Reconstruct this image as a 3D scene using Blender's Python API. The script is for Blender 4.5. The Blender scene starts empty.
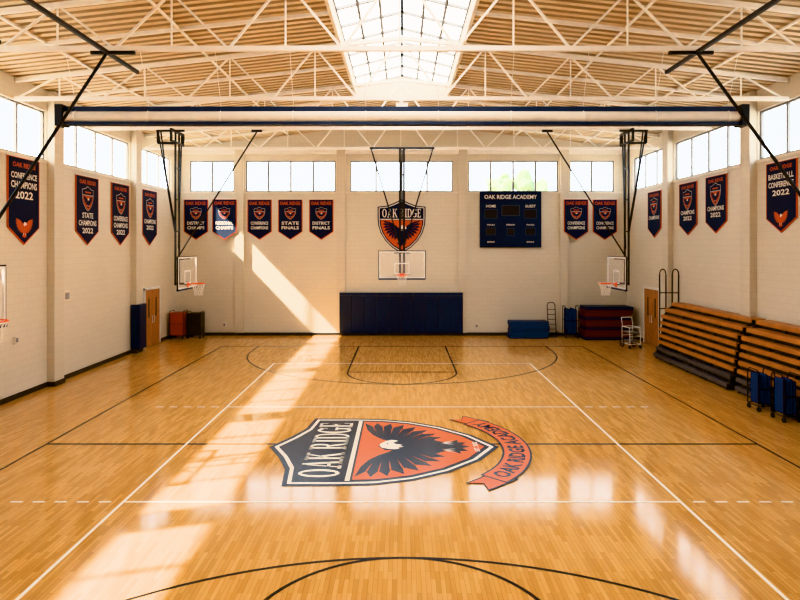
import bpy, bmesh, math, random
from mathutils import Vector, Matrix
random.seed(4)
S=bpy.context.scene
COL=S.collection
W=10.56; D=29.2; Y0=-2.9; H=4.18

# ------------------------------------------------------------ materials
def mk(name,col,rough=0.6,metal=0.0,var=0.08,scale=6.0,bump=0.0,spec=0.5,coat=0.0):
    m=bpy.data.materials.new(name); m.use_nodes=True
    nt=m.node_tree; b=nt.nodes['Principled BSDF']
    tc=nt.nodes.new('ShaderNodeTexCoord'); n=nt.nodes.new('ShaderNodeTexNoise')
    n.inputs['Scale'].default_value=scale; n.inputs['Detail'].default_value=3
    nt.links.new(tc.outputs['Object'],n.inputs['Vector'])
    r=nt.nodes.new('ShaderNodeValToRGB')
    r.color_ramp.elements[0].position=0.3; r.color_ramp.elements[1].position=0.7
    r.color_ramp.elements[0].color=[c*(1-var) for c in col]+[1]
    r.color_ramp.elements[1].color=[min(1,c*(1+var)) for c in col]+[1]
    nt.links.new(n.outputs['Fac'],r.inputs['Fac']); nt.links.new(r.outputs['Color'],b.inputs['Base Color'])
    b.inputs['Roughness'].default_value=rough; b.inputs['Metallic'].default_value=metal
    b.inputs['Specular IOR Level'].default_value=spec
    b.inputs['Coat Weight'].default_value=coat
    return m

def mk_wall(name,col):
    m=bpy.data.materials.new(name); m.use_nodes=True
    nt=m.node_tree; b=nt.nodes['Principled BSDF']; L=nt.links.new
    tc=nt.nodes.new('ShaderNodeTexCoord'); sp=nt.nodes.new('ShaderNodeSeparateXYZ'); L(tc.outputs['Object'],sp.inputs[0])
    ad=nt.nodes.new('ShaderNodeMath'); ad.operation='ADD'; L(sp.outputs[0],ad.inputs[0]); L(sp.outputs[1],ad.inputs[1])
    cb=nt.nodes.new('ShaderNodeCombineXYZ'); L(ad.outputs[0],cb.inputs[0]); L(sp.outputs[2],cb.inputs[1])
    br=nt.nodes.new('ShaderNodeTexBrick'); L(cb.outputs[0],br.inputs['Vector'])
    br.inputs['Scale'].default_value=1; br.inputs['Brick Width'].default_value=0.4; br.inputs['Row Height'].default_value=0.2
    br.inputs['Mortar Size'].default_value=0.006; br.inputs['Mortar Smooth'].default_value=0.5
    br.inputs['Color1'].default_value=[*col,1]; br.inputs['Color2'].default_value=[*[c*0.975 for c in col],1]
    br.inputs['Mortar'].default_value=[*[c*0.86 for c in col],1]
    n=nt.nodes.new('ShaderNodeTexNoise'); n.inputs['Scale'].default_value=0.7; L(tc.outputs['Object'],n.inputs['Vector'])
    rr=nt.nodes.new('ShaderNodeValToRGB'); rr.color_ramp.elements[0].color=(.94,.94,.94,1); rr.color_ramp.elements[1].color=(1,1,1,1); L(n.outputs['Fac'],rr.inputs[0])
    mx=nt.nodes.new('ShaderNodeMix'); mx.data_type='RGBA'; mx.blend_type='MULTIPLY'; mx.inputs[0].default_value=1
    L(br.outputs['Color'],mx.inputs[6]); L(rr.outputs['Color'],mx.inputs[7]); L(mx.outputs[2],b.inputs['Base Color'])
    bp=nt.nodes.new('ShaderNodeBump'); bp.inputs['Strength'].default_value=0.25; bp.inputs['Distance'].default_value=0.004; bp.invert=True
    L(br.outputs['Fac'],bp.inputs['Height']); L(bp.outputs['Normal'],b.inputs['Normal'])
    b.inputs['Roughness'].default_value=0.55
    return m

def mk_floor():
    m=bpy.data.materials.new('maple_floor'); m.use_nodes=True
    nt=m.node_tree; b=nt.nodes['Principled BSDF']; L=nt.links.new
    tc=nt.nodes.new('ShaderNodeTexCoord'); sp=nt.nodes.new('ShaderNodeSeparateXYZ'); L(tc.outputs['Object'],sp.inputs[0])
    cb=nt.nodes.new('ShaderNodeCombineXYZ'); L(sp.outputs[1],cb.inputs[0]); L(sp.outputs[0],cb.inputs[1])
    br=nt.nodes.new('ShaderNodeTexBrick'); L(cb.outputs[0],br.inputs['Vector'])
    br.offset=0.37; br.offset_frequency=2
    br.inputs['Scale'].default_value=1; br.inputs['Brick Width'].default_value=0.5; br.inputs['Row Height'].default_value=0.06
    br.inputs['Mortar Size'].default_value=0.0018; br.inputs['Bias'].default_value=0.0
    br.inputs['Color1'].default_value=(0.76,0.44,0.155,1); br.inputs['Color2'].default_value=(0.56,0.295,0.087,1)
    br.inputs['Mortar'].default_value=(0.30,0.145,0.042,1)
    n=nt.nodes.new('ShaderNodeTexNoise'); n.inputs['Scale'].default_value=1.0; n.inputs['Detail'].default_value=5
    mp=nt.nodes.new('ShaderNodeMapping'); mp.inputs['Scale'].default_value=(14,0.9,1); L(tc.outputs['Object'],mp.inputs[0]); L(mp.outputs[0],n.inputs['Vector'])
    rr=nt.nodes.new('ShaderNodeValToRGB'); rr.color_ramp.elements[0].position=0.3; rr.color_ramp.elements[1].position=0.7
    rr.color_ramp.elements[0].color=(0.80,0.75,0.70,1); rr.color_ramp.elements[1].color=(1,1,1,1); L(n.outputs['Fac'],rr.inputs[0])
    mx=nt.nodes.new('ShaderNodeMix'); mx.data_type='RGBA'; mx.blend_type='MULTIPLY'; mx.inputs[0].default_value=0.55
    L(br.outputs['Color'],mx.inputs[6]); L(rr.outputs['Color'],mx.inputs[7]); L(mx.outputs[2],b.inputs['Base Color'])
    n2=nt.nodes.new('ShaderNodeTexNoise'); n2.inputs['Scale'].default_value=1.3; L(tc.outputs['Object'],n2.inputs['Vector'])
    mr=nt.nodes.new('ShaderNodeMapRange'); mr.inputs[3].default_value=0.04; mr.inputs[4].default_value=0.16
    L(n2.outputs['Fac'],mr.inputs[0]); L(mr.outputs[0],b.inputs['Roughness'])
    bp=nt.nodes.new('ShaderNodeBump'); bp.inputs['Strength'].default_value=0.08; bp.inputs['Distance'].default_value=0.01
    L(n2.outputs['Fac'],bp.inputs['Height']); L(bp.outputs['Normal'],b.inputs['Normal'])
    b.inputs['Specular IOR Level'].default_value=0.6
    return m

def mk_emit(name,col,st):
    m=bpy.data.materials.new(name); m.use_nodes=True; nt=m.node_tree
    b=nt.nodes['Principled BSDF']; b.inputs['Base Color'].default_value=(0.8,0.8,0.8,1)
    b.inputs['Emission Color'].default_value=[*col,1]; b.inputs['Emission Strength'].default_value=st
    return m
def mk_glass(name,fac=0.08,col=(1,1,1),alpha_mix=None):
    m=bpy.data.materials.new(name); m.use_nodes=True; nt=m.node_tree
    nt.nodes.remove(nt.nodes['Principled BSDF']); o=nt.nodes['Material Output']
    t=nt.nodes.new('ShaderNodeBsdfTransparent'); g=nt.nodes.new('ShaderNodeBsdfGlossy' if alpha_mix is None else 'ShaderNodeBsdfDiffuse')
    g.inputs['Color'].default_value=[*col,1]
    if alpha_mix is None: g.inputs['Roughness'].default_value=0.05
    x=nt.nodes.new('ShaderNodeMixShader'); x.inputs[0].default_value=fac
    nt.links.new(t.outputs[0],x.inputs[1]); nt.links.new(g.outputs[0],x.inputs[2]); nt.links.new(x.outputs[0],o.inputs[0])
    return m

WALL=mk_wall('painted_block',(0.77,0.715,0.61))
PIL=mk_wall('painted_pilaster',(0.74,0.68,0.57))
FLOOR=mk_floor()
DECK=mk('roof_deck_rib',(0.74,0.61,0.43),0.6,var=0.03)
DECK_SHADE=mk('roof_deck_flute_shade',(0.52,0.40,0.26),0.6,var=0.03)  # shade of the recessed flutes put into the deck colour for rib contrast
STEEL=mk('cream_steel',(0.93,0.91,0.87),0.45,var=0.04)
FRAME=mk('window_frame_paint',(0.26,0.255,0.25),0.5,var=0.03)
SILL=mk('sill_paint',(0.80,0.75,0.66),0.5,var=0.03)
SKF=mk('skylight_bar_paint',(0.20,0.20,0.20),0.5,var=0.03)
GLASS=mk_glass('window_glass',0.06)
BGLASS=mk_glass('backboard_glass',0.20,(0.86,0.88,0.91),1)
SKY=mk_emit('skylight_glazing',(1.0,0.985,0.96),7.5)
NAVY=mk('navy_vinyl',(0.017,0.038,0.088),0.45,var=0.1)
NAVYP=mk('navy_paint',(0.010,0.022,0.045),0.25,var=0.06,spec=0.3)
ORANGEP=mk('orange_paint',(0.66,0.15,0.045),0.25,var=0.06,spec=0.3)
CREAMP=mk('cream_paint',(0.86,0.80,0.70),0.25,var=0.04,spec=0.35)
BLACKP=mk('black_line_paint',(0.012,0.011,0.012),0.22,var=0.1,spec=0.3)
WHITEP=mk('white_line_paint',(0.90,0.86,0.78),0.22,var=0.04)
NAVYC=mk('navy_cloth',(0.014,0.029,0.066),0.85,var=0.12,scale=20)
ORANGEC=mk('orange_cloth',(0.60,0.12,0.045),0.8,var=0.08,scale=20)
WHITEC=mk('white_cloth',(0.85,0.80,0.74),0.8,var=0.04)
BLACK=mk('black_metal',(0.012,0.013,0.016),0.4,0.3)
RIM=mk('orange_rim',(0.85,0.14,0.03),0.35)
NET=mk('net_cord',(0.85,0.82,0.78),0.8)
WHITE=mk('white_metal',(0.82,0.81,0.79),0.4)
GREY=mk('grey_plastic',(0.28,0.28,0.30),0.5)
WOOD=mk('honey_wood',(0.50,0.215,0.07),0.4,var=0.16,scale=3)
WOODD=mk('door_oak',(0.45,0.20,0.07),0.4,var=0.15,scale=4)
DARK=mk('dark_void_steel',(0.018,0.017,0.018),0.6)
SCR=mk('score_panel',(0.008,0.010,0.018),0.35)
SCB=mk('score_outline',(0.13,0.16,0.22),0.5)
BLUE=mk('blue_vinyl',(0.016,0.055,0.15),0.45)
BLUEC=mk('blue_bag_cloth',(0.012,0.045,0.14),0.7,scale=15)
RED=mk('maroon_vinyl',(0.115,0.018,0.022),0.5)
REDO=mk('red_orange_vinyl',(0.34,0.055,0.03),0.45)
RUB=mk('black_rubber',(0.015,0.015,0.015),0.7)
BASE=mk('black_rubber_base',(0.02,0.018,0.018),0.5)
CREAMV=mk('cream_vinyl',(0.84,0.79,0.72),0.5,var=0.05)
PLATE=mk('wall_plate',(0.78,0.72,0.62),0.4)
LEAF=mk('leaf_green',(0.30,0.35,0.22),0.8,var=0.35,scale=3)
BARK=mk('tree_bark',(0.12,0.08,0.05),0.9,var=0.3)
CONC=mk('pale_concrete',(0.55,0.52,0.47),0.9,var=0.08,scale=0.4)
SEATG=mk('blue_grey_composite',(0.12,0.12,0.13),0.5)

# ------------------------------------------------------------ mesh helper
class M:
    def __init__(s): s.v=[];s.f=[];s.m=[]
    def poly(s,pts,mi=0):
        b=len(s.v); s.v+= [tuple(p) for p in pts]; s.f.append(list(range(b,b+len(pts)))); s.m.append(mi)
    def box(s,x0,x1,y0,y1,z0,z1,mi=0):
        b=len(s.v)
        s.v+=[(x,y,z) for z in (z0,z1) for y in (y0,y1) for x in (x0,x1)]
        for q in ((0,2,3,1),(4,5,7,6),(0,1,5,4),(2,6,7,3),(0,4,6,2),(1,3,7,5)):
            s.f.append([b+i for i in q]); s.m.append(mi)
    def prism(s,pts,z0,z1,mi=0):
        n=len(pts); b=len(s.v)
        s.v+=[(p[0],p[1],z0) for p in pts]+[(p[0],p[1],z1) for p in pts]
        s.f.append([b+i for i in range(n)][::-1]); s.m.append(mi)
        s.f.append([b+n+i for i in range(n)]); s.m.append(mi)
        for i in range(n):
            j=(i+1)%n; s.f.append([b+i,b+j,b+n+j,b+n+i]); s.m.append(mi)
    def tube(s,p0,p1,r,n=8,mi=0,r1=None,rot=0):
        p0=Vector(p0);p1=Vector(p1); d=(p1-p0)
        if d.length<1e-6: return
        d.normalize(); a=Vector((0,0,1)) if abs(d.z)<0.95 else Vector((0,1,0))
        u=d.cross(a).normalized(); w=d.cross(u).normalized(); r1=r if r1 is None else r1
        b=len(s.v)
        for k,(p,rr) in enumerate(((p0,r),(p1,r1))):
            for i in range(n):
                t=2*math.pi*i/n+rot; s.v.append(tuple(p+u*math.cos(t)*rr+w*math.sin(t)*rr))
        for i in range(n):
            j=(i+1)%n; s.f.append([b+i,b+j,b+n+j,b+n+i]); s.m.append(mi)
        s.f.append([b+i for i in range(n)][::-1]); s.m.append(mi)
        s.f.append([b+n+i for i in range(n)]); s.m.append(mi)
    def beam(s,p0,p1,w,mi=0): s.tube(p0,p1,w*0.7071,4,mi,rot=math.pi/4)
    def path(s,pts,r,n=8,mi=0):
        for a,b in zip(pts[:-1],pts[1:]): s.tube(a,b,r,n,mi)
    def torus(s,c,R,r,n=28,k=8,mi=0,axis='z'):
        b=len(s.v)
        for i in range(n):
            t=2*math.pi*i/n
            for j in range(k):
                q=2*math.pi*j/k; rr=R+r*math.cos(q)
                p=(rr*math.cos(t),rr*math.sin(t),r*math.sin(q))
                if axis=='x': p=(p[2],p[0],p[1])
                if axis=='y': p=(p[0],p[2],p[1])
                s.v.append((c[0]+p[0],c[1]+p[1],c[2]+p[2]))
        for i in range(n):
            for j in range(k):
                s.f.append([b+i*k+j,b+((i+1)%n)*k+j,b+((i+1)%n)*k+(j+1)%k,b+i*k+(j+1)%k]); s.m.append(mi)
    def obj(s,name,mats,parent=None,loc=(0,0,0),mat=None,bevel=0,smooth=False,**kw):
        me=bpy.data.meshes.new(name); me.from_pydata(s.v,[],s.f)
        for q in (mats if isinstance(mats,(list,tuple)) else [mats]): me.materials.append(q)
        me.polygons.foreach_set('material_index',s.m); 
        if smooth: me.polygons.foreach_set('use_smooth',[True]*len(s.f))
        me.validate(); me.update()
        o=bpy.data.objects.new(name,me); COL.objects.link(o)
        if parent: o.parent=parent
        if mat is not None: o.matrix_local=mat
        else: o.location=loc
        if bevel:
            bv=o.modifiers.new('bevel','BEVEL'); bv.width=bevel; bv.segments=2; bv.limit_method='ANGLE'
        for k,v in kw.items(): o[k]=v
        return o
def empty(name,label,category,loc=(0,0,0),rz=0,group=None,**kw):
    o=bpy.data.objects.new(name,None); COL.objects.link(o); o.location=loc; o.rotation_euler=(0,0,rz)
    o.empty_display_size=0.2; o['label']=label; o['category']=category
    if group:o['group']=group
    for k,v in kw.items(): o[k]=v
    return o
ST='structure'

# ------------------------------------------------------------ room shell
m=M(); m.box(-W,W,Y0,D,-0.2,0); m.obj('floor',FLOOR,kind=ST,label='polished honey maple strip gymnasium floor')
WZ0,WZ1=6.72,8.18
EZ=8.8; RZ=9.95
def zr(x): return RZ-abs(x)*(RZ-EZ)/W
backwin=[(-9.95,-7.88),(-7.33,-3.12),(-2.42,2.38),(3.12,7.33),(7.88,9.95)]
m=M(); m.box(-W-.3,W+.3,D,D+.3,0,WZ0)
xs=[-W-.3]+[x for w in backwin for x in w]+[W+.3]
for i in range(0,len(xs),2): m.box(xs[i],xs[i+1],D,D+.3,WZ0,WZ1)
m.box(-W-.3,W+.3,D,D+.3,WZ1,EZ)
b=len(m.v)
g=[(-W-.3,EZ),(W+.3,EZ),(0,RZ+.05)]
m.v+=[(x,D,z) for x,z in g]+[(x,D+.3,z) for x,z in g]
for q in ((0,1,2),(5,4,3),(0,2,5,3),(1,4,5,2),(0,3,4,1)): m.f.append([b+i for i in q]); m.m.append(0)
m.obj('wall_back',WALL,kind=ST,label='cream painted block end wall with clerestory openings')
m=M(); m.box(-W-.3,W+.3,Y0-.3,Y0,0,RZ+.05); m.obj('wall_front',WALL,kind=ST,label='cream painted block end wall')
bays=[(-2.3,1.4),(2.0,7.1),(7.7,12.8),(13.4,18.5),(19.1,24.2),(24.85,28.5)]
for side,sx in (('left',-1),('right',1)):
    m=M(); x0,x1=sorted((sx*W,sx*(W+.2)))
    m.box(x0,x1,Y0,D,0,WZ0); m.box(x0,x1,Y0,D,WZ1,EZ)
    ys=[Y0]+[y for w in bays for y in w]+[D]
    for i in range(0,len(ys),2): m.box(x0,x1,ys[i],ys[i+1],WZ0,WZ1)
    m.obj('wall_'+side,WALL,kind=ST,label='cream painted block side wall with clerestory openings')
wn=1
def window(x0,x1,z0,z1,n,mat):
    global wn
    m=M(); f=0.06
    m.box(x0,x1,-.04,.04,z0,z0+f); m.box(x0,x1,-.04,.04,z1-f,z1); m.box(x0,x0+f,-.04,.04,z0+f,z1-f); m.box(x1-f,x1,-.04,.04,z0+f,z1-f)
    for i in range(1,n):
        xx=x0+(x1-x0)*i/n; m.box(xx-.045,xx+.045,-.035,.035,z0+f,z1-f)
    o=m.obj('window_%d'%wn,FRAME,mat=mat,kind=ST,label='clerestory window band with painted metal frame')
    g=M(); g.poly([(x0+f,0,z0+f),(x1-f,0,z0+f),(x1-f,0,z1-f),(x0+f,0,z1-f)])
    g.obj('window_glass',GLASS,parent=o)
    wn+=1
for (a,b_) in backwin:
    n=max(2,round((b_-a)/1.1)); window(a,b_,WZ0,WZ1,n,Matrix.Translation((0,D+.12,0)))
for sx in (-1,1):
    for (a,b_) in bays:
        n=max(2,round((b_-a)/1.25)); window(a,b_,WZ0,WZ1,n,Matrix.Translation((sx*(W+.12),0,0))@Matrix.Rotation(math.pi/2,4,'Z'))
tn=1
def trim(m,mat,label,**k):
    global tn
    m.obj('trim_%d'%tn,mat,kind=ST,label=label,**k); tn+=1
for sx in (-1,1):
    for y in (1.7,7.4,13.1,18.8,24.52):
        m=M(); x0,x1=sorted((sx*W,sx*(W-.22))); m.box(x0,x1,y-.27,y+.27,0,EZ-.02); trim(m,PIL,'cream painted wall pilaster')
    m=M(); x0,x1=sorted((sx*W,sx*(W-.04)))
    m.box(x0,x1,Y0,D,WZ0-.08,WZ0); trim(m,SILL,'painted sill band under the clerestory windows')
for x in (-7.6,-2.85,2.85,7.6):
    m=M(); m.box(x-.2,x+.2,D-.12,D,0,EZ-.02); trim(m,PIL,'cream painted wall pilaster')
m=M(); m.box(-W,W,D-.05,D,WZ0-.08,WZ0); trim(m,SILL,'painted sill band under the clerestory windows')
m=M(); m.box(-W,W,D-.10,D,EZ-.32,EZ); trim(m,STEEL,'cream steel lintel beam along the wall top')
m=M(); m.box(-W,W,D-.14,D,0,.13); m.obj('baseboard_back',BASE,kind=ST,label='black rubber baseboard')
for side,sx in (('left',-1),('right',1)):
    m=M(); x0,x1=sorted((sx*W,sx*(W-.03)))
    segs=[Y0]+[v for y in (1.7,7.4,13.1,18.8,24.52) for v in (y-.29,y+.29)]+[25.35,27.15,D-.15]
    for i in range(0,len(segs)-1,1):
        a,b_=segs[i],segs[i+1]
        if a==25.35: continue
        if i%2==0 or a>25: m.box(x0,x1,a,b_,0,.14)
        else: 
            xa,xb=sorted((sx*W,sx*(W-.25))); m.box(xa,xb,a,b_,0,.14)
    m.obj('baseboard_'+side,BASE,kind=ST,label='black rubber baseboard')

# roof deck with real ribs (flutes coloured darker to paint in their shade)
m=M(); P=0.30; dp=0.10
SKX=1.65; SKY0,SKY1=3.0,23.0
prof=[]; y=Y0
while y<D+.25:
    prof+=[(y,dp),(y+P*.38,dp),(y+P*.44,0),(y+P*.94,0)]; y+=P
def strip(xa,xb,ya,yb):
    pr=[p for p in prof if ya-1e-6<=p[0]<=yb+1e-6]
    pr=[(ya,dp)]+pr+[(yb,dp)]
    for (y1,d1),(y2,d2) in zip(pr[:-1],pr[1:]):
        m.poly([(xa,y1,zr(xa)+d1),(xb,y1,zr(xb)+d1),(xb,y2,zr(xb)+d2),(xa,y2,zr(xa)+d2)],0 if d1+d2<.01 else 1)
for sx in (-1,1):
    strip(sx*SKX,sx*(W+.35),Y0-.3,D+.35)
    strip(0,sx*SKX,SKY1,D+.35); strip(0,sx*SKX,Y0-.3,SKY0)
m.obj('ceiling',[DECK,DECK_SHADE],kind=ST,label='cream tan corrugated metal roof deck')
# skylight
m=M(); zc=zr(SKX)
for sx in (-1,1):
    x0,x1=sorted((sx*SKX,sx*(SKX+.08))); m.box(x0,x1,SKY0,SKY1,zc-.12,zc+.35)
m.box(-SKX,SKX,SKY0-.08,SKY0,zc-.12,zc+.75); m.box(-SKX,SKX,SKY1,SKY1+.08,zc-.12,zc+.75)
zt=zc+.3; zp=zc+.7
sk=m.obj('window_%d'%wn,SILL,kind=ST,label='long ridge skylight with slim glazing bars'); wn+=1
m=M(); ny=16
for i in range(ny+1):
    y=SKY0+(SKY1-SKY0)*i/ny
    for sx in (-1,1): m.beam((sx*SKX,y,zt),(0,y,zp),.07)
for k in (0,.34,.67,1):
    for sx in (-1,1):
        z=zp+(zt-zp)*k; m.beam((sx*SKX*k,SKY0,z),(sx*SKX*k,SKY1,z),.07)
m.obj('glazing_bars',SKF,parent=sk)
g=M()
for sx in (-1,1): g.poly([(0,SKY0,zp+.04),(sx*SKX,SKY0,zt+.04),(sx*SKX,SKY1,zt+.04),(0,SKY1,zp+.04)])
g.obj('skylight_glazing',SKY,parent=sk)

# trusses
TB=8.2
def truss(y):
    e=empty('roof_truss','cream painted steel roof truss with diagonal webs','roof truss',(0,y,TB),group='roof trusses')
    m=M(); m.beam((-W+.0,0,0),(W-.0,0,0),.10); m.obj('bottom_chord',STEEL,parent=e)
    m=M()
    for sx in (-1,1): m.beam((0,0,RZ-TB-.10),(sx*(W-.02),0,EZ-TB-.10),.10)
    m.obj('top_chord',STEEL,parent=e)
    n=9; st=(W-.1)*2/n
    for i in range(n):
        xa=-W+.05+i*st; xm=xa+st/2; xb=xa+st; z1=zr(xm)-TB-.1
        for (p,q) in (((xa,0),(xm,1)),((xm,1),(xb,0))):
            m=M()
            m.beam((p[0],0,0 if p[1]==0 else z1),(q[0],0,0 if q[1]==0 else z1),.046); m.obj('web_member',STEEL,parent=e)
        m=M(); m.beam((xm,0,0),(xm,0,z1),.03); m.obj('web_post',STEEL,parent=e)
    return e
for y in (4.1,8.4,12.7,17.0,21.3,25.6): truss(y)
for y in (6.25,10.5,14.8,19.2,23.5,27.6):
    if SKY0<y<SKY1:
        for sx in (-1,1):
            m=M(); m.beam((sx*SKX,0,zr(SKX)-RZ),(sx*(W-.02),0,EZ-RZ),.08)
            m.obj('roof_joist',STEEL,loc=(0,y,RZ-.045),label='slim cream steel joist under the roof deck',category='joist',group='roof joists')
    else:
        m=M()
        for sx in (-1,1): m.beam((0,0,0),(sx*(W-.02),0,EZ-RZ),.08)
        m.obj('roof_joist',STEEL,loc=(0,y,RZ-.045),label='slim cream steel joist under the roof deck',category='joist',group='roof joists')
for x in (-8.45,-5.3,5.3,8.45):
    m=M(); m.beam((0,Y0,0),(0,D,0),.05)
    m.obj('roof_purlin',STEEL,loc=(x,0,zr(x)-.035),label='cream steel purlin under the roof deck',category='purlin',group='roof purlins')

# ------------------------------------------------------------ text / plates
def fontgeo(s,bold):
    cu=bpy.data.curves.new('t','FONT'); cu.body=s; cu.offset=bold; cu.resolution_u=2
    o=bpy.data.objects.new('t',cu); COL.objects.link(o); bpy.context.view_layer.update()
    dg=bpy.context.evaluated_depsgraph_get(); me=bpy.data.meshes.new_from_object(o.evaluated_get(dg))
    v=[(p.co.x,p.co.y) for p in me.vertices]; f=[list(p.vertices) for p in me.polygons]
    bpy.data.objects.remove(o); bpy.data.curves.remove(cu); bpy.data.meshes.remove(me)
    x0=min(p[0] for p in v);x1=max(p[0] for p in v);y0=min(p[1] for p in v);y1=max(p[1] for p in v)
    return [((p[0]-x0)/(x1-x0)-.5,(p[1]-y0)/(y1-y0)-.5) for p in v],f
_fc={}
def text(m,s,cx,cy,w,h,z,mi,xf=None,bold=.022):
    if s not in _fc:_fc[s]=fontgeo(s,bold)
    v,f=_fc[s]; b=len(m.v)
    for a,c in v:
        x,y=cx+a*w,cy+c*h
        if xf:x,y=xf(x,y)
        m.v.append((x,y,z))
    for q in f: m.f.append([b+i for i in q]); m.m.append(mi)
# serif lettering drawn from strokes
def glyph(c):
    P=[]; T=.19; t=.085; s=.07
    def q(a,b,w):
        P.append([(a[0]-w/2,a[1]),(a[0]+w/2,a[1]),(b[0]+w/2,b[1]),(b[0]-w/2,b[1])])
    def r(x0,x1,y0,y1): P.append([(x0,y0),(x1,y0),(x1,y1),(x0,y1)])
    def ring(cx,cy,rx,ry,a0,a1,n=16,TT=T,tt=t):
        for i in range(n):
            A=math.radians(a0+(a1-a0)*i/n);B=math.radians(a0+(a1-a0)*(i+1)/n)
            P.append([(cx+rx*math.cos(A),cy+ry*math.sin(A)),(cx+rx*math.cos(B),cy+ry*math.sin(B)),(cx+(rx-TT)*math.cos(B),cy+(ry-tt)*math.sin(B)),(cx+(rx-TT)*math.cos(A),cy+(ry-tt)*math.sin(A))])
    if c=='O': ring(.42,.5,.42,.5,0,360,24); return .84,P
    if c=='I': r(.10,.10+T,0,1); r(0,.39,0,t);r(0,.39,1-t,1); return .39,P
    if c=='E':
        r(.08,.08+T,0,1); r(0,.66,0,t); r(0,.64,1-t,1); r(.2,.5,.47,.47+t); r(.66-s,.66,0,.26); r(.64-s,.64,.76,1); r(.5-s*.6,.5,.38,.63); return .68,P
    if c=='D':
        r(.08,.08+T,0,1); r(0,.42,0,t); r(0,.42,1-t,1); ring(.40,.5,.42,.5,-90,90); return .82,P
    if c=='R':
        r(.08,.08+T,0,1); r(0,.36,0,t); r(0,.45,1-t,1); r(.2,.45,.46,.46+t); ring(.44,.73,.28,.27,-90,90,12)
        q((.72,0),(.44,.48),T); r(.60,.88,0,t*.9); return .86,P
    if c=='K':
        r(.08,.08+T,0,1); r(0,.36,0,t); r(0,.36,1-t,1); q((.26,.40),(.70,1),.10); q((.76,0),(.42,.60),T); r(.60,.92,0,t); r(.54,.86,1-t,1); return .90,P
    if c=='A':
        q((.16,0),(.46,1),.09); q((.74,0),(.48,1),T); r(.2,.68,.28,.28+t); r(0,.32,0,t); r(.56,.92,0,t); return .92,P
    if c=='G':
        ring(.42,.5,.42,.5,50,315,20); r(.60,.60+T,.04,.42); r(.48,.88,.40,.40+t); r(.70,.70+s,.72,.96); return .86,P
    return .34,P
def serif(m,s,cx,cy,w,h,z,mi):
    x=0; items=[]
    for c in s:
        a,P=glyph(c); items.append((x,P)); x+=a+(.09 if c!=' ' else 0)
    tot=x-.09; k=w/tot
    for x0,P in items:
        for p in P: m.poly([(cx-w/2+(x0+a)*k,cy-h/2+b_*h,z) for a,b_ in p],mi)
def flat(m,pts,z,mi,cx=0,cy=0,s=1): 
    m.poly([(cx+p[0]*s,cy+p[1]*s,z) for p in pts],mi)
half=[(0,1.15),(0.3,1.0),(0.62,0.88),(1.0,0.84),(1.0,0.4),(0.98,0.08),(0.88,-0.25),(0.68,-0.58),(0.38,-0.88),(0,-1.1)]
SH=[(-x,y) for x,y in half]+[(x,y) for x,y in half[::-1]][1:-1]   # ccw
def sc(k): return [(x*k,y*k) for x,y in SH]
def clip(pts,v,below=True):
    out=[]
    n=len(pts)
    ins=lambda p:(p[1]<=v) if below else (p[1]>=v)
    for i in range(n):
        a,b=pts[i],pts[(i+1)%n]
        if ins(a): out.append(a)
        if ins(a)!=ins(b):
            t=(v-a[1])/(b[1]-a[1]); out.append((a[0]+(b[0]-a[0])*t,v))
    return out
WING=[(.08,.12),(.18,.18),(.30,.30),(.46,.41),(.68,.49),(.99,.54),(.83,.42),(1.0,.37),(.82,.29),(.97,.19),(.78,.16),(.91,.01),(.71,.03),(.81,-.15),(.62,-.10),(.67,-.30),(.51,-.21),(.52,-.41),(.40,-.30),(.36,-.47),(.26,-.36),(.18,-.46),(.13,-.49),(.14,-.53),(.27,-.66),(.17,-.65),(.15,-.75),(.06,-.69),(0,-.79)]
SLITS=[((.83,.42),(.58,.37)),((.82,.29),(.54,.27)),((.78,.16),(.50,.18)),((.71,.03),(.46,.09)),((.62,-.10),(.41,.0)),((.51,-.21),(.34,-.08)),((.40,-.30),(.26,-.15)),((.12,-.54),(.07,-.45))]
HEAD=[(-.13,.12),(-.15,.04),(-.11,-.03),(-.06,-.01),(-.03,-.09),(.02,-.03),(.06,-.07),(.09,.03),(.15,.07),(.24,-.01),(.28,.09),(.22,.18),(.11,.25),(.01,.26),(-.08,.22)]
def eagle(m,cx,cy,s,z,e,navy,cream,orange):
    for sx in (-1,1):
        pts=[(0,.12)]+WING
        p=[(sx*x,y) for x,y in pts]
        if sx>0: p=p[::-1]
        flat(m,p,z,navy,cx,cy,s)
        for a,b in SLITS:
            a=Vector(a); b=Vector(b); d=(b-a); n=Vector((-d.y,d.x)).normalized()*.009
            t=[tuple(a+n),tuple(a-n),tuple(b)]
            flat(m,[(sx*x,y) for x,y in t],z+e,orange,cx,cy,s)
    flat(m,[(-.14,.0),(.14,.0),(.15,.24),(.02,.33),(-.13,.24)],z+e*.5,navy,cx,cy,s)
    flat(m,[(x*.84+.02,y*.84+.09) for x,y in HEAD],z+e,cream,cx,cy,s)
    flat(m,[(.07,.21),(.13,.20),(.12,.23)],z+2*e,navy,cx,cy,s)
    for sx in (-1,1):
        for t in (-.06,.02,.10): flat(m,[(sx*.10,-.44),(sx*(.14+t),-.61),(sx*.15,-.46)],z+e,cream,cx,cy,s)
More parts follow.
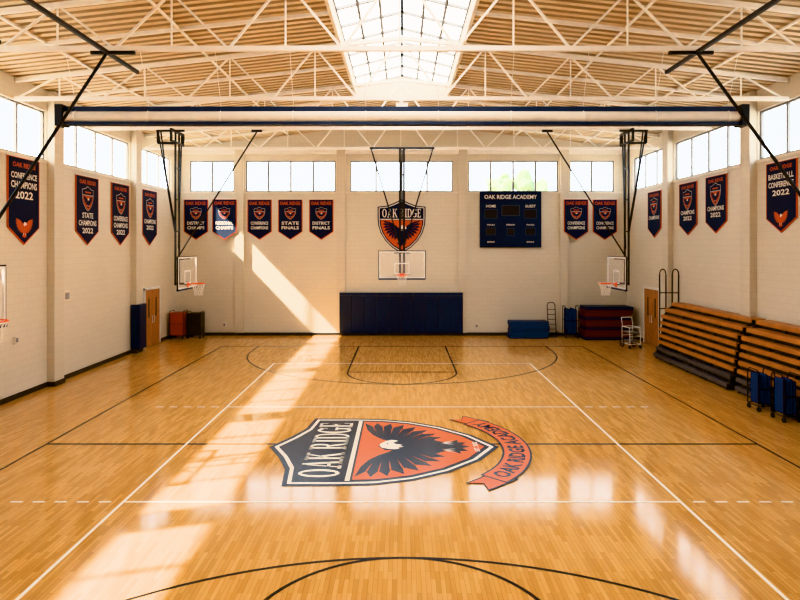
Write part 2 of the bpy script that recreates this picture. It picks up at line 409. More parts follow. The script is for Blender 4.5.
def emblem(m,cx,cy,s,z,e,full=True,navy=0,orange=1,cream=2):
    flat(m,sc(1),z,navy,cx,cy,s); flat(m,sc(.955),z+e,cream,cx,cy,s); flat(m,sc(.92),z+2*e,navy,cx,cy,s)
    flat(m,clip(sc(.87),.27),z+3*e,orange,cx,cy,s)
    flat(m,[(-.89,.29),(.89,.29),(.89,.33),(-.89,.33)],z+3*e,cream,cx,cy,s)
    if full: serif(m,'OAK RIDGE',cx,cy+.57*s,1.62*s,.36*s,z+4*e,cream)
    else: flat(m,[(-.5,.5),(.5,.5),(.5,.62),(-.5,.62)],z+4*e,orange,cx,cy,s)
    eagle(m,cx,cy-.18*s,s*.81,z+4*e,e,navy,cream,orange)
def axes(o,u,v,n): 
    r=Matrix((u,v,n)).transposed().to_4x4(); return Matrix.Translation(o)@r
def A_back(x,z,off=.01): return axes((x,D-off,z),(1,0,0),(0,0,1),(0,-1,0))
def A_left(y,z,off=.01): return axes((-W+off,y,z),(0,1,0),(0,0,1),(1,0,0))
def A_right(y,z,off=.01): return axes((W-off,y,z),(0,-1,0),(0,0,1),(-1,0,0))

# floor emblem
m=M(); e=.0015; fs=2.12
emblem(m,0,0,fs,.001,e)
text(m,'EST. 2002',0,-.875*fs,.28*fs,.05*fs,.001+5*e,2)
m.obj('floor_emblem',[NAVYP,ORANGEP,CREAMP],mat=axes((-.32,12.95,.005),(0,1,0),(-1,0,0),(0,0,1)),
      label='painted shield emblem reading OAK RIDGE with dark eagle on court floor',category='floor logo')
m=M()
def arc(r0,r1,a0,a1,z,mi,n=28):
    for i in range(n):
        a=a0+(a1-a0)*i/n; b_=a0+(a1-a0)*(i+1)/n
        m.poly([(r1*math.sin(a),-r1*math.cos(a),z),(r1*math.sin(b_),-r1*math.cos(b_),z),(r0*math.sin(b_),-r0*math.cos(b_),z),(r0*math.sin(a),-r0*math.cos(a),z)],mi)
am=math.radians(43)
for s_ in (-1,1):
    a0=am-.1
    q=[(2.47*math.sin(s_*a0),-2.47*math.cos(s_*a0)),(3.00*math.sin(s_*a0),-3.00*math.cos(s_*a0)),
       (3.02*math.sin(s_*(am+.14)),-3.02*math.cos(s_*(am+.14))+.12),(2.74*math.sin(s_*(am+.08)),-2.74*math.cos(s_*(am+.08))+.12),(2.52*math.sin(s_*(am+.17)),-2.52*math.cos(s_*(am+.17))+.12)]
    m.poly([(p[0],p[1],.012) for p in q],0)
    cx_=sum(p[0] for p in q)/5; cy_=sum(p[1] for p in q)/5
    m.poly([(cx_+(p[0]-cx_)*.86,cy_+(p[1]-cy_)*.86,.013) for p in q],1)
arc(2.36,2.94,-am,am,.014,0); arc(2.40,2.90,-am+.015,am-.015,.015,1)
R0=2.65
text(m,'OAK RIDGE ACADEMY ',0,0,R0*2*am*.92,.34,.016,0,xf=lambda x,y:((R0-y)*math.sin(x/R0),-(R0-y)*math.cos(x/R0)),bold=.035)
m.obj('floor_ribbon_emblem',[NAVYP,ORANGEP,CREAMP],mat=axes((-.30,12.95,.002),(0,1,0),(-1,0,0),(0,0,1)),
      label='painted curved orange ribbon reading OAK RIDGE ACADEMY on court floor',category='floor logo')
m=M(); m.prism([(x*1.12,y*1.12) for x,y in SH],0,.03,0); emblem(m,0,0,1.12,.034,.003)
m.obj('wall_emblem',[NAVYC,ORANGEC,WHITEC],mat=A_back(-.02,5.08),label='shield emblem reading OAK RIDGE with eagle on end wall',category='wall logo')

# banners
def banner(mat,w,h,style,lines,label,grp='championship banners'):
    m=M()
    def pent(i): 
        return [(-w/2+i,h/2-i),(-w/2+i,-h/2+.2*h+i*.4),(0,-h/2+i*1.2),(w/2-i,-h/2+.2*h+i*.4),(w/2-i,h/2-i)]
    m.prism(pent(0),0,.03,1)
    flat(m,pent(.032),.033,0)
    m.tube((-w/2-.04,h/2,.022),(w/2+.04,h/2,.022),.02,8,2)
    z=.037
    if style=='text':
        text(m,'OAK RIDGE',0,h*.41,w*.72,h*.055,z,1)
        yy=h*.29
        for t,hh in lines:
            text(m,t,0,yy,w*.82 if len(t)>5 else w*.56,h*hh,z,2); yy-=h*(hh+.035)
        s=h*.10; eagle(m,0,-h*.29,s*1.7,z,.002,1,2,0)
    elif style=='shield':
        text(m,'OAK RIDGE',0,h*.41,w*.70,h*.06,z,1)
        emblem(m,0,h*.17,w*.26,z,.002,False)
        yy=-h*.07
        for t in lines: text(m,t,0,yy,w*(.78 if len(t)>5 else .48),h*.08,z,2); yy-=h*.11
    else:
        text(m,'OAK RIDGE',0,h*.40,w*.84,h*.085,z,1)
        emblem(m,0,h*.15,w*.24,z,.002,False)
        yy=-h*.09
        for t in lines: text(m,t,0,yy,w*.72,h*.08,z,2); yy-=h*.115
    return m.obj('championship_banner',[NAVYC,ORANGEC,WHITEC],mat=mat,label=label,category='banner',group=grp)
lb='navy pennant banner with orange border and %s'
banner(A_left(17.35,5.42),1.45,2.42,'text',[('CONFERENCE',.07),('CHAMPIONS',.08),('2022',.09)],lb%'CONFERENCE CHAMPIONS 2022')
banner(A_left(20.85,5.36),1.5,2.3,'shield',['STATE','CHAMPIONS','2022'],lb%'STATE CHAMPIONS 2022')
banner(A_left(23.3,5.36),1.45,2.3,'shield',['CONFERENCE','CHAMPIONS','2022'],lb%'shield crest')
banner(A_left(26.0,5.36),1.5,2.3,'shield',['CHAMPIONS','2022'],lb%'shield crest')
ln=[['DISTRICT','CHAMPS'],['REGIONAL','CHAMPS'],['CONFERENCE','CHAMPIONS'],['STATE','FINALS'],['DISTRICT','FINALS'],['CONFERENCE','CHAMPIONS'],['CONFERENCE','CHAMPIONS']]
for x,l in zip((-9.65,-8.28,-6.67,-5.23,-3.78,8.12,9.50),ln):
    banner(A_back(x,5.42,.01 if abs(abs(x)-7.6)>.8 else .13),1.13,1.9,'band',l,lb%'small shield crest','end wall banners')
banner(A_right(26.0,5.5),1.35,1.95,'shield',['CHAMPIONS'],lb%'shield crest')
banner(A_right(22.95,5.55),1.4,1.95,'shield',['CHAMPIONS','2022'],lb%'shield crest')
banner(A_right(20.9,5.58),1.4,1.95,'shield',['CHAMPIONS','2022'],lb%'shield crest')
banner(A_right(17.3,5.55),1.4,2.0,'text',[('BASKETBALL',.08),('CONFERENCE',.08),('2022',.08)],lb%'BASKETBALL CONFERENCE 2022')
# scoreboard
m=M(); w,h=2.86,2.62
m.box(-w/2,w/2,-h/2,h/2,0,.12,0)
text(m,'OAK RIDGE ACADEMY',0,h/2-.26,w*.86,.20,.126,2)
def dbox(cx,cy,bw,bh,mi): flat(m,[(cx-bw/2,cy-bh/2),(cx+bw/2,cy-bh/2),(cx+bw/2,cy+bh/2),(cx-bw/2,cy+bh/2)],.124+(.001 if mi==3 else 0),mi)
text(m,'HOME',-.92,.62,.46,.13,.126,2); text(m,'GUEST',.92,.62,.50,.13,.126,2)
for sx in (-1,1):
    dbox(sx*.92,.26,.60,.42,4); dbox(sx*.92,.26,.57,.39,3)
    text(m,'FOULS',sx*.92,-.25,.36,.08,.126,2)
    dbox(sx*.92,-.56,.46,.34,4); dbox(sx*.92,-.56,.43,.31,3)
    text(m,'BONUS',sx*.92,-1.05,.34,.08,.126,2)
dbox(0,.42,.84,.5,4); dbox(0,.42,.80,.46,3)
text(m,'PERIOD',0,-.25,.40,.08,.126,2); dbox(0,-.58,.34,.34,4); dbox(0,-.58,.31,.31,3)
m.obj('scoreboard',[NAVYC,ORANGEC,WHITEC,SCR,SCB],mat=A_back(5.07,5.42),label='navy scoreboard headed OAK RIDGE ACADEMY with HOME and GUEST panels',category='scoreboard')

# ------------------------------------------------------------ court lines
LZ=.0015
def strip2(m,p0,p1,w):
    p0=Vector(p0);p1=Vector(p1);d=(p1-p0).normalized();n=Vector((-d.y,d.x))*w/2
    m.poly([(*(p0-n),0),(*(p1-n),0),(*(p1+n),0),(*(p0+n),0)])
def ring(m,cx,cy,r,w,a0,a1,n=64):
    for i in range(n):
        a=a0+(a1-a0)*i/n;b_=a0+(a1-a0)*(i+1)/n
        m.poly([(cx+(r-w/2)*math.cos(a),cy+(r-w/2)*math.sin(a),0),(cx+(r+w/2)*math.cos(a),cy+(r+w/2)*math.sin(a),0),(cx+(r+w/2)*math.cos(b_),cy+(r+w/2)*math.sin(b_),0),(cx+(r-w/2)*math.cos(b_),cy+(r-w/2)*math.sin(b_),0)])
def line(m,mat,label,z=LZ): m.obj('court_line',mat,loc=(0,0,z),label=label,category='court marking',group='court lines')
BX=7.5;B0=.35;B1=25.95;lw=.055
m=M()
for x in (-BX,BX): strip2(m,(x,B0),(x,B1),lw)
for y in (B0,B1): strip2(m,(-BX,y),(BX,y),lw*1.5)
line(m,BLACKP,'black painted basketball boundary rectangle')
m=M(); strip2(m,(-BX,13.15),(BX,13.15),.085); line(m,BLACKP,'black painted midcourt line',.0008)
m=M(); r=5.98; cy=24.8
ring(m,0,cy,r,lw,math.pi,2*math.pi); 
for x in (-r,r): strip2(m,(x,cy),(x,B1),lw)
line(m,BLACKP,'black painted three point arc')
m=M(); cy=2.55; r=5.8
ring(m,0,cy,r,lw,0,math.pi)
for x in (-r,r): strip2(m,(x,cy),(x,B0),lw)
line(m,BLACKP,'black painted three point arc')
def key(cy,yb,sg):
    m=M(); r=1.8
    ring(m,0,cy,r,lw,0 if sg>0 else math.pi,math.pi if sg>0 else 2*math.pi,40)
    strip2(m,(-r,cy),(r,cy),lw*1.2)
    for x in (-r,r): strip2(m,(x,cy),(x,yb),lw)
    for k in (.35,.5,.62,.75):
        y=yb+(cy-yb)*k
        for x in (-r-.1,r+.1): strip2(m,(x-.08,y),(x+.08,y),lw)
    line(m,BLACKP,'black painted free throw lane and semicircle',.0025)
key(20.65,B1,-1); key(6.55,B0,1)
m=M()
for x in (-4.55,4.55): strip2(m,(x,4.15),(x,22.15),.05)
for y in (4.15,22.15): strip2(m,(-4.55,y),(4.55,y),.05)
line(m,WHITEP,'white painted volleyball court rectangle',.0035)
for y in (10.17,16.17):
    m=M(); strip2(m,(-4.55,y),(4.55,y),.05)
    for k in range(5):
        for s_ in (-1,1): strip2(m,(s_*(4.75+k*.36),y),(s_*(4.95+k*.36),y),.05)
    line(m,WHITEP,'white painted volleyball attack line with dashed ends',.0045)

# ------------------------------------------------------------ wall pads
for i in range(10):
    m=M(); wd=5.75/10; m.box(-wd/2+.002,wd/2-.002,-.07,0,0,1.72); m.box(-wd/2+.002,wd/2-.002,-.065,0,1.73,1.88)
    m.obj('wall_pad',NAVY,loc=(-2.875+wd*(i+.5)-.04,D-.142,.13),bevel=.008,label='navy vinyl safety pad on the end wall',category='wall pad',group='wall pads')
m=M(); m.box(0,.36,-.34,.34,0,1.75); m.obj('pilaster_pad',NAVY,loc=(-W+.02,24.52,.15),bevel=.03,label='navy vinyl pad wrapped round the pilaster base',category='wall pad')

# doors
for k,sx in enumerate((-1,1)):
    m=M(); y0,y1=25.4,27.1
    def bx(xa,xb,a,b_,z0,z1,mi):
        x0,x1=sorted((sx*(W-xa),sx*(W-xb))); m.box(x0,x1,a,b_,z0,z1,mi)
    bx(0,.07,y0,y0+.1,0,2.45,1); bx(0,.07,y1-.1,y1,0,2.45,1); bx(0,.07,y0,y1,2.35,2.45,1)
    o=m.obj('door_%d'%(k+1),[WOODD,WHITE],kind=ST,label='oak double door with light frame')
    for a,b_ in ((y0+.1,(y0+y1)/2-.01),((y0+y1)/2+.01,y1-.1)):
        m=M(); bx(0,.05,a,b_,0.01,2.35,0); bx(.05,.055,a+.3,a+.42,1.2,2.0,1); l=m.obj('door_leaf',[WOODD,DARK],parent=o)
        m=M(); yy=(y0+y1)/2+(.1 if b_>(y0+y1)/2+.1 else -.1); x0=sx*(W-.09)
        m.tube((x0,yy,.95),(x0,yy,1.25),.015); m.tube((x0,yy,.97),(sx*(W-.05),yy,.97),.012); m.tube((x0,yy,1.23),(sx*(W-.05),yy,1.23),.012)
        m.obj('handle',WHITE,parent=l)
def plate(mat,w,h,name,label,cat):
    m=M(); m.box(-w/2,w/2,-h/2,h/2,0,.08); m.box(-w*.3,w*.3,-h*.3,h*.3,.08,.1,1); m.obj(name,[PLATE,GREY],mat=mat,bevel=.008,label=label,category=cat)
plate(A_left(19.5,2.62,0),.34,.34,'wall_speaker','small beige wall mounted alarm box with grille','alarm box')
plate(A_left(16.95,1.62,0),.14,.2,'power_outlet','small beige outlet cover on the block wall','outlet')
plate(A_back(3.5,.45,0),.14,.2,'power_outlet','small beige outlet cover on the block wall','outlet')
plate(A_back(-8.3,.5,0),.14,.2,'power_outlet','small beige outlet cover on the block wall','outlet')

# ------------------------------------------------------------ hoops
def hoop(x,y,rz,rim,label,top,struts,pipe=(-1.3,1.3),extra=(),mw=.16,sr=.032,mt=.055):
    e=empty('basketball_hoop',label,'basketball hoop',(x,y,rim),rz,group='ceiling hung hoops')
    z0,z1=-.15,.92; w=.915
    m=M(); f=.045
    m.box(-w,w,-.02,.02,z0,z0+f); m.box(-w,w,-.02,.02,z1-f,z1); m.box(-w,-w+f,-.02,.02,z0+f,z1-f); m.box(w-f,w,-.02,.02,z0+f,z1-f)
    bb=m.obj('backboard',WHITE,parent=e,label='white framed glass backboard')
    g=M(); g.poly([(-w+f,0,z0+f),(w-f,0,z0+f),(w-f,0,z1-f),(-w+f,0,z1-f)]); g.obj('glass_panel',BGLASS,parent=bb)
    m=M(); o_=.03
    m.box(-w-o_,w+o_,-.012,.03,z1,z1+o_); m.box(-w-o_,-w,-.012,.03,z0,z1); m.box(w,w+o_,-.012,.03,z0,z1)
    m.box(-w,w,-.012,.03,z0-.02,z0)
    m.obj('edge_trim',BLACK,parent=bb,label='dark steel edge trim')
    m=M(); s=.045
    for a in ((-.305,.305,.0,s),(-.305,.305,.46-s,.46),(-.305,-.305+s,s,.46-s),(.305-s,.305,s,.46-s)): m.box(a[0],a[1],-.012,-.007,a[2],a[3])
    m.obj('target_square',WHITE,parent=bb)
    m=M(); m.box(-w-.02,w+.02,-.04,.04,z0-.06,z0); m.obj('edge_padding',NAVY,parent=bb)
    m=M(); m.torus((0,-.38,0),.228,.013,32,8); m.box(-.09,.09,-.16,-.02,-.03,.0); m.box(-.1,.1,-.03,-.02,-.12,.04)
    m.obj('rim',RIM,parent=e,smooth=False)
    m=M(); n=12; lv=[(0,.228),(-.11,.19),(-.22,.155),(-.32,.135),(-.42,.13)]
    P=lambda i,k:(lv[k][1]*math.cos(2*math.pi*(i+.5*(k%2))/n),-.38+lv[k][1]*math.sin(2*math.pi*(i+.5*(k%2))/n),lv[k][0])
    for k in range(4):
        for i in range(n):
            m.tube(P(i,k),P(i,k+1),.006,4); m.tube(P(i,k),P(i-1 if k%2==0 else i+1,k+1),.006,4)
    m.obj('net',NET,parent=e)
    T=top-rim
    m=M()
    for s_ in (-mw,mw):
        m.beam((s_,.35,-.05),(s_,.35,T),mt)
    for zz in (0,.45,.85,1.8,2.9,4.0): m.beam((-mw,.35,zz),(mw,.35,zz),.04)
    m.obj('mast',BLACK,parent=e)
    m=M()
    for s_ in (-.3,.3):
        for zz in (0.0,.85): m.beam((s_*.5,.35,zz),(s_,.02,zz),.04)
    m.box(-.12,.12,.02,.06,-.05,.06)
    m.obj('board_bracket',BLACK,parent=e)
    m=M(); m.beam((pipe[0],.35,T),(pipe[1],.35,T),.08)
    for a,b_ in extra: m.beam(a,b_,.07)
    m.obj('top_pipe',BLACK,parent=e)
    for a,b_ in struts:
        m=M(); m.tube(a,b_,sr,8); m.obj('strut',BLACK,parent=e)
    return e
T=8.12
hoop(0,24.75,0,3.05,'ceiling hung glass hoop with orange rim before wall emblem',T,
  [((-1.25,.35,T-3.05),(-.1,.4,1.2)),((1.25,.35,T-3.05),(.1,.4,1.2)),((0,.85,T-3.05),(0,.4,2.2))],mw=.08,sr=.028,mt=.085,
  extra=[((-1.2,.35,T-3.05),(-1.2,.9,T-3.05)),((1.2,.35,T-3.05),(1.2,.9,T-3.05))])
for sx in (-1,1):
    rz=math.pi/2 if sx<0 else -math.pi/2; q=1 if sx<0 else -1
    e=hoop(sx*7.44,21.6,rz,2.88,'side court glass hoop hung from ceiling frame',T,
      [((-.3*q,-2.5,T-2.88),(-.1*q,.3,.9)),((.42*q,.35,T-2.88),(.1*q,.35,1.2)),((-.3*q,.9,T-2.88),(0,.4,1.6)),((-.45*q,.75,T-2.88),(-.45*q,.55,3.6)),((-.45*q,.55,3.6),(-.1*q,.38,1.9))],pipe=(-.6,.6),mw=.18,sr=.026,
      extra=[((-.3*q,.0,T-2.88),(-.3*q,.95,T-2.88)),((-.6,.35,T-3.25),(.6,.35,T-3.25)),((-.58,.35,T-3.25),(-.58,.35,T-2.88)),((.58,.35,T-3.25),(.58,.35,T-2.88)),((-.3*q,.9,T-2.88),(-.3*q,.9,T-3.3)),((-.3*q,.9,T-3.3),(-.3*q,.3,T-3.3))])
    m=M(); m.beam((-.3*q,-2.65,T-2.88),(-.3*q,-2.3,T-2.88),.09); m.obj('truss_clamp',BLACK,parent=e)
hoop(-7.44,10.75,math.pi/2,2.88,'side court glass hoop with black diagonal strut',T,
   [((1.95,-1.44,T-2.88+.02),(.2,.3,.8))],pipe=(-2.4,1.3),extra=[((3.4,-1.44,T-2.88),(-2.4,-1.44,T-2.88)),((-2.35,.35,T-2.88),(-2.35,-1.5,T-2.88)),((1.95,-1.1,T-2.88),(1.95,-2.0,T-2.88))])
hoop(7.44,10.35,-math.pi/2,2.88,'side court glass hoop with black diagonal strut',T,
   [((-2.35,-1.44,T-2.88+.02),(-.2,.3,.8))],pipe=(-1.3,2.0),extra=[((-3.8,-1.44,T-2.88),(2.1,-1.44,T-2.88)),((1.95,.35,T-2.88),(1.95,-1.5,T-2.88)),((-2.35,-1.1,T-2.88),(-2.35,-2.0,T-2.88))])

# ------------------------------------------------------------ divider curtain
e=empty('divider_curtain','rolled cream and navy divider curtain hung across the court','curtain',(0,13.15,6.9),0)
cw=7.17
m=M(); m.tube((-cw,0,.0),(cw,0,.0),.12,20); m.obj('curtain_roll',CREAMV,parent=e,smooth=False)
m=M(); m.beam((-cw,0,.165),(cw,0,.165),.10); m.obj('top_batten',NAVY,parent=e)
m=M(); m.box(-cw,cw,-.10,.10,-.175,-.115); m.obj('bottom_batten',NAVY,parent=e)
for i in range(10):
    x=-cw+.3+i*(2*cw-.6)/9
    m=M(); m.torus((x,0,.0),.125,.012,16,6,axis='x'); m.tube((x,0,.2),(x,-.45,TB-6.9),.006,6); m.obj('hanging_strap',STEEL,parent=e)
for sx in (-1,1):
    m=M(); m.box(sx*cw-.08,sx*cw+.08,-.16,.16,-.2,.24); m.obj('end_bracket',BLACK,parent=e)
m=M(); m.box(-.16,.16,-.16,.16,-.1,.1); m.box(-.1,.1,-.1,.1,-.16,-.1); m.tube((0,0,.1),(0,0,.22),.02)
m.obj('ceiling_speaker',[WHITE],loc=(0,17.0,TB-.25),bevel=.01,label='small white speaker box under the truss',category='speaker')

# ------------------------------------------------------------ bleachers
def bleacher(y0,y1,xo,label,rows,xe):
    L=y1-y0; e=empty('bleacher',label,'bleachers',(xo,y0,0),group='retracted bleachers')
    n=len(rows); pr=0
    for i,(x,z,g_) in enumerate(rows):
        nx=rows[i+1][0] if i<n-1 else xe-.06
        m=M(); m.box(x,nx+.06,0,L,z-.03,z); m.box(x-.012,x+.02,0,L,z-.12,z-.025)
        m.obj('seat_board',SEATG if g_ else WOOD,parent=e,label='grey seat board' if g_ else 'honey wood seat board')
        m=M(); m.box(x+.08,x+.10,.02,L-.02,max(.02,pr-.03),z-.03)
        k=int(L/1.1)
        for j in range(k+1):
            yy=.1+(L-.2)*j/k; m.box(x+.03,x+.08,yy-.02,yy+.02,max(.02,pr-.03),z-.03)
        m.obj('riser_panel',DARK,parent=e); pr=z
    for yy in (0.02,L-.06):
        m=M()
        pts=[(rows[0][0]+.06,.02),(xe,.02),(xe,rows[-1][1]-.05)]+[(x+.06,z-.05) for x,z,_ in rows[::-1]]
        k=len(pts); m.v+=[(p[0],yy,p[1]) for p in pts]+[(p[0],yy+.04,p[1]) for p in pts]
        m.f.append(list(range(k))); m.m.append(0); m.f.append(list(range(k,2*k))[::-1]); m.m.append(0)
        for i in range(k): j=(i+1)%k; m.f.append([i,i+k,j+k,j]); m.m.append(0)
        m.obj('end_panel',DARK,parent=e)
    return e
rowsA=[(0,.22,1),(.10,.45,1)]+[(.18+i*.03,.69+i*.235,0) for i in range(5)]+[(.44,1.86,0),(.70,2.08,0)]
bleacher(17.95,23.2,9.36,'retracted wooden bleacher bank with grey lower steps on side wall',rowsA,1.12)
rowsB=[(0,.22,1),(.03,.45,1)]+[(.07+i*.03,.69+i*.235,0) for i in range(5)]+[(.33,1.86,0),(.60,2.08,0)]
bleacher(11.6,17.7,9.46,'retracted wooden bleacher bank beside rolling blue carts',rowsB,1.02)

# ------------------------------------------------------------ mats
def mat_stack(cx,cy,w,d,specs,grp):
    z=0
    for h,mt,lab in specs:
        ox=random.uniform(-.05,.05); m=M()
        m.box(-w/2,w/2,-d/2,d/2,0,h*.46); m.box(-w/2,w/2,-d/2,d/2,h*.54,h)
        m.box(w/2-.06,w/2-.03,-d/2+.03,d/2-.03,h*.4,h*.6)
        m.obj('gym_mat',mt,loc=(cx+ox,cy+random.uniform(-.03,.03),z+.001),bevel=.018,label=lab,category='gym mat',group=grp); z+=h+.001
RL='maroon folded gym mat in stack by end wall'; NL='navy folded gym mat in maroon stack by end wall'
mat_stack(9.2,28.2,2.1,1.1,[((.15,RED,RL) if k%3 else (.14,NAVY,NL)) for k in range(10)],'maroon mat stack')
mat_stack(5.75,28.5,1.75,.8,[(.19,BLUE,'blue vinyl folded gym mat in low stack')]*4,'blue mat stack')

def wheels(m,pts,r=.06,ax='x',mi=0):
    for p in pts:
        d=Vector((.025,0,0)) if ax=='x' else Vector((0,.025,0))
        c=Vector((p[0],p[1],r)); m.tube(c-d,c+d,r,14,mi)
def cart(x,y,rz,w,d,h,bag,label,name='equipment_cart',solid=False):
    e=empty(name,label,'cart',(x,y,0),rz)
    m=M(); z=.15
    for a in (-1,1):
        m.path([(a*w/2,-d/2,z),(a*w/2,-d/2,h-.08),(a*w/2,-d/2+.08,h),(a*w/2,d/2-.08,h),(a*w/2,d/2,h-.08),(a*w/2,d/2,z),(a*w/2,-d/2,z)],.016)
    for yy in (-d/2,d/2):
        for zz in (z,h*.55): m.tube((-w/2,yy,zz),(w/2,yy,zz),.014)
    m.obj('frame',BLACK,parent=e)
    m=M()
    if solid:
        m.box(-w/2+.0,w/2-.0,-d/2-.01,d/2-.02,z+.02,h-.12)
        m.obj('bin_body',bag,parent=e,bevel=.04)
        m=M(); m.box(-w/2-.02,w/2+.02,-d/2-.03,d/2,h-.12,h-.06); m.obj('bin_lid',bag,parent=e,bevel=.02)
    else:
        n=4
        for i in range(n):
            a=-w/2+.04+i*(w-.08)/n; m.box(a,a+(w-.08)/n-.03,-d/2+.05,d/2-.05,z+.03,h-.1-.05*(i%2))
        m.obj('folded_panels',bag,parent=e,bevel=.03)
    for sx in (-1,1):
        for sy in (-1,1):
            m=M(); wheels(m,[(sx*w/2*.9,sy*d/2*.9)]); m.tube((sx*w/2*.9,sy*d/2*.9,.06),(sx*w/2*.95,sy*d/2*.95,.16),.015)
            m.obj('caster_wheel',RUB,parent=e)
    return e
cart(9.16,15.9,0,.40,.5,1.05,BLUEC,'blue cloth bag cart on black wheeled frame by bleachers')
cart(9.21,14.95,0,.40,.5,1.12,BLUEC,'blue folded chair cart on black wheeled frame by bleachers')
cart(7.7,28.45,0,.6,.5,1.45,BLUEC,'blue folded panel cart standing beside maroon mat stack')
cart(-10.1,28.2,0,.60,.6,1.25,REDO,'orange-red equipment bin on black wheeled frame',name='equipment_bin',solid=True)
cart(-9.38,28.35,0,.60,.55,1.2,DARK,'black equipment bin on wheels beside red bin',name='equipment_bin',solid=True)
# hand truck
e=empty('hand_truck','black steel hand truck leaning by the end wall','hand truck',(6.93,28.85,0))
m=M()
for a in (-.18,.18): m.path([(a,-.12,.12),(a,.12,1.45),(a*.6,.14,1.55)],.018)
m.tube((-.11,.14,1.55),(.11,.14,1.55),.018)
for k in range(1,6): m.tube((-.18,-.12+.24*k/6,.12+1.33*k/6),(.18,-.12+.24*k/6,.12+1.33*k/6),.012)
m.obj('frame',BLACK,parent=e)
m=M(); m.box(-.2,.2,-.36,-.12,.01,.03); m.obj('toe_plate',GREY,parent=e)
for a in (-.22,.22):
    m=M(); wheels(m,[(a,-.02)],.12); m.obj('wheel',RUB,parent=e)
# black net pole rack beyond bleachers
e=empty('pole_rack','tall black steel pole rack with arched tops on casters','pole rack',(10.16,23.7,0))
m=M()
for a in (-.36,-.12,.12,.36):
    m.tube((a,.0,.12),(a,.0,3.1),.025)
for c in (-.24,.24):
    pts=[(c+.12*math.cos(t*math.pi/8),0,3.1+.2*math.sin(t*math.pi/8)) for t in range(9)]; m.path(pts,.02)
for z in (.2,1.0,1.8,2.4): m.tube((-.36,0,z),(.36,0,z),.018)
for a in (-.36,.36): m.tube((a,-.3,.12),(a,.3,.12),.025)
m.obj('frame',BLACK,parent=e)
for a in (-.36,.36):
    for b_ in (-.28,.28):
        m=M(); wheels(m,[(a,b_)],.06,'y'); m.obj('caster_wheel',RUB,parent=e)
# white ball cart
e=empty('ball_cart','white tubular cart with large wheels near mat stack','cart',(9.42,25.6,0),.2); e.scale=(.85,.85,.9)
m=M()
for a in (-.28,.28):
    m.path([(a,-.35,.2),(a,-.3,.95),(a,.35,.95),(a,.35,.2),(a,-.35,.2)],.02); m.path([(a,.3,.95),(a,.42,1.35)],.02)
m.tube((-.28,.42,1.35),(.28,.42,1.35),.02)
for z,yy in ((.2,-.35),(.2,.35),(.95,-.3),(.95,.35),(.55,-.32),(.55,.35)): m.tube((-.28,yy,z),(.28,yy,z),.015)
m.obj('frame',WHITE,parent=e)
m=M(); m.box(-.25,.25,-.28,.32,.3,.36); m.obj('shelf',GREY,parent=e,bevel=.01)
m=M(); m.box(-.25,.25,-.28,.32,.7,.74); m.obj('shelf',GREY,parent=e,bevel=.01)
for a in (-.31,.31):
    m=M(); m.torus((a,.3,.2),.17,.025,20,8,axis='x')
    for t in range(4): m.tube((a,.3+.17*math.cos(t*.785),.2+.17*math.sin(t*.785)),(a,.3-.17*math.cos(t*.785),.2-.17*math.sin(t*.785)),.006,5)
    m.obj('wheel',RUB,parent=e)
for a in (-.28,.28):
    m=M(); wheels(m,[(a,-.33)],.08); m.obj('caster_wheel',RUB,parent=e)

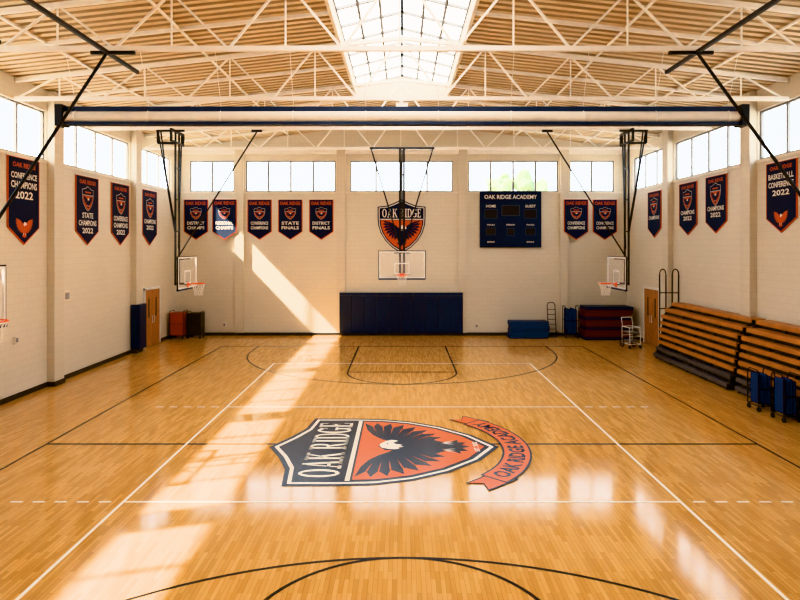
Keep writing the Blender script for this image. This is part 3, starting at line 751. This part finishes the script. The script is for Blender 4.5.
# ------------------------------------------------------------ outside
m=M(); m.box(-60,60,-60,90,-.5,-.25); m.obj('ground',CONC,kind=ST,label='pale concrete ground outside')
def tree(x,y,h,r):
    e=empty('tree','green leafy tree outside the clerestory windows','tree',(x,y,-.25))
    m=M(); m.tube((0,0,0),(0,0,h*.6),.28,10,r1=.14)
    for k in range(5):
        a=k*1.26; m.tube((0,0,h*.5),(math.cos(a)*r*.6,math.sin(a)*r*.6,h*.8),.1,6,r1=.04)
    m.obj('trunk',BARK,parent=e)
    bm=bmesh.new()
    for k in range(90):
        a=random.uniform(0,6.28); q=r*math.sqrt(random.uniform(0,1)); hz=(1-(q/r)**2)**.5
        bmesh.ops.create_icosphere(bm,subdivisions=1,radius=random.uniform(.25,.6),matrix=Matrix.Translation((math.cos(a)*q,math.sin(a)*q,h*.72+random.uniform(-.7,1)*r*.75*hz)))
    for v in bm.verts: v.co+=Vector((random.uniform(-1,1),random.uniform(-1,1),random.uniform(-1,1)))*.14
    me=bpy.data.meshes.new('foliage'); bm.to_mesh(me); bm.free(); me.materials.append(LEAF)
    o=bpy.data.objects.new('foliage',me); COL.objects.link(o); o.parent=e
tree(8.2,46,10.5,2.9)

# ------------------------------------------------------------ light
sun=bpy.data.lights.new('sun','SUN'); sun.energy=46; sun.color=(1,.92,.79); sun.angle=math.radians(1.0)
so=bpy.data.objects.new('sun',sun); COL.objects.link(so); so.location=(-20,0,30)
so.rotation_euler=Vector((1,.30,-1.04)).to_track_quat('-Z','Y').to_euler()
w=bpy.data.worlds.new('sky'); S.world=w; w.use_nodes=True; nt=w.node_tree
bg=nt.nodes['Background']; tc=nt.nodes.new('ShaderNodeTexCoord'); sp=nt.nodes.new('ShaderNodeSeparateXYZ'); rp=nt.nodes.new('ShaderNodeValToRGB')
nt.links.new(tc.outputs['Generated'],sp.inputs[0]); nt.links.new(sp.outputs[2],rp.inputs[0]); nt.links.new(rp.outputs[0],bg.inputs[0])
rp.color_ramp.elements[0].color=(.93,.97,1,1); rp.color_ramp.elements[1].color=(.68,.84,1,1); bg.inputs[1].default_value=6.3

# ------------------------------------------------------------ camera
cam=bpy.data.cameras.new('camera'); co=bpy.data.objects.new('camera',cam); COL.objects.link(co)
cam.sensor_width=36; cam.lens=36*623/800; cam.shift_x=-2/800; cam.shift_y=-54/800; cam.clip_end=300
co.location=(0,0,H); co.rotation_euler=(math.pi/2,0,0); S.camera=co
S.view_settings.view_transform='Khronos PBR Neutral'
try: S.view_settings.look='Medium High Contrast'
except Exception: S.view_settings.look='None'
S.view_settings.exposure=-0.05
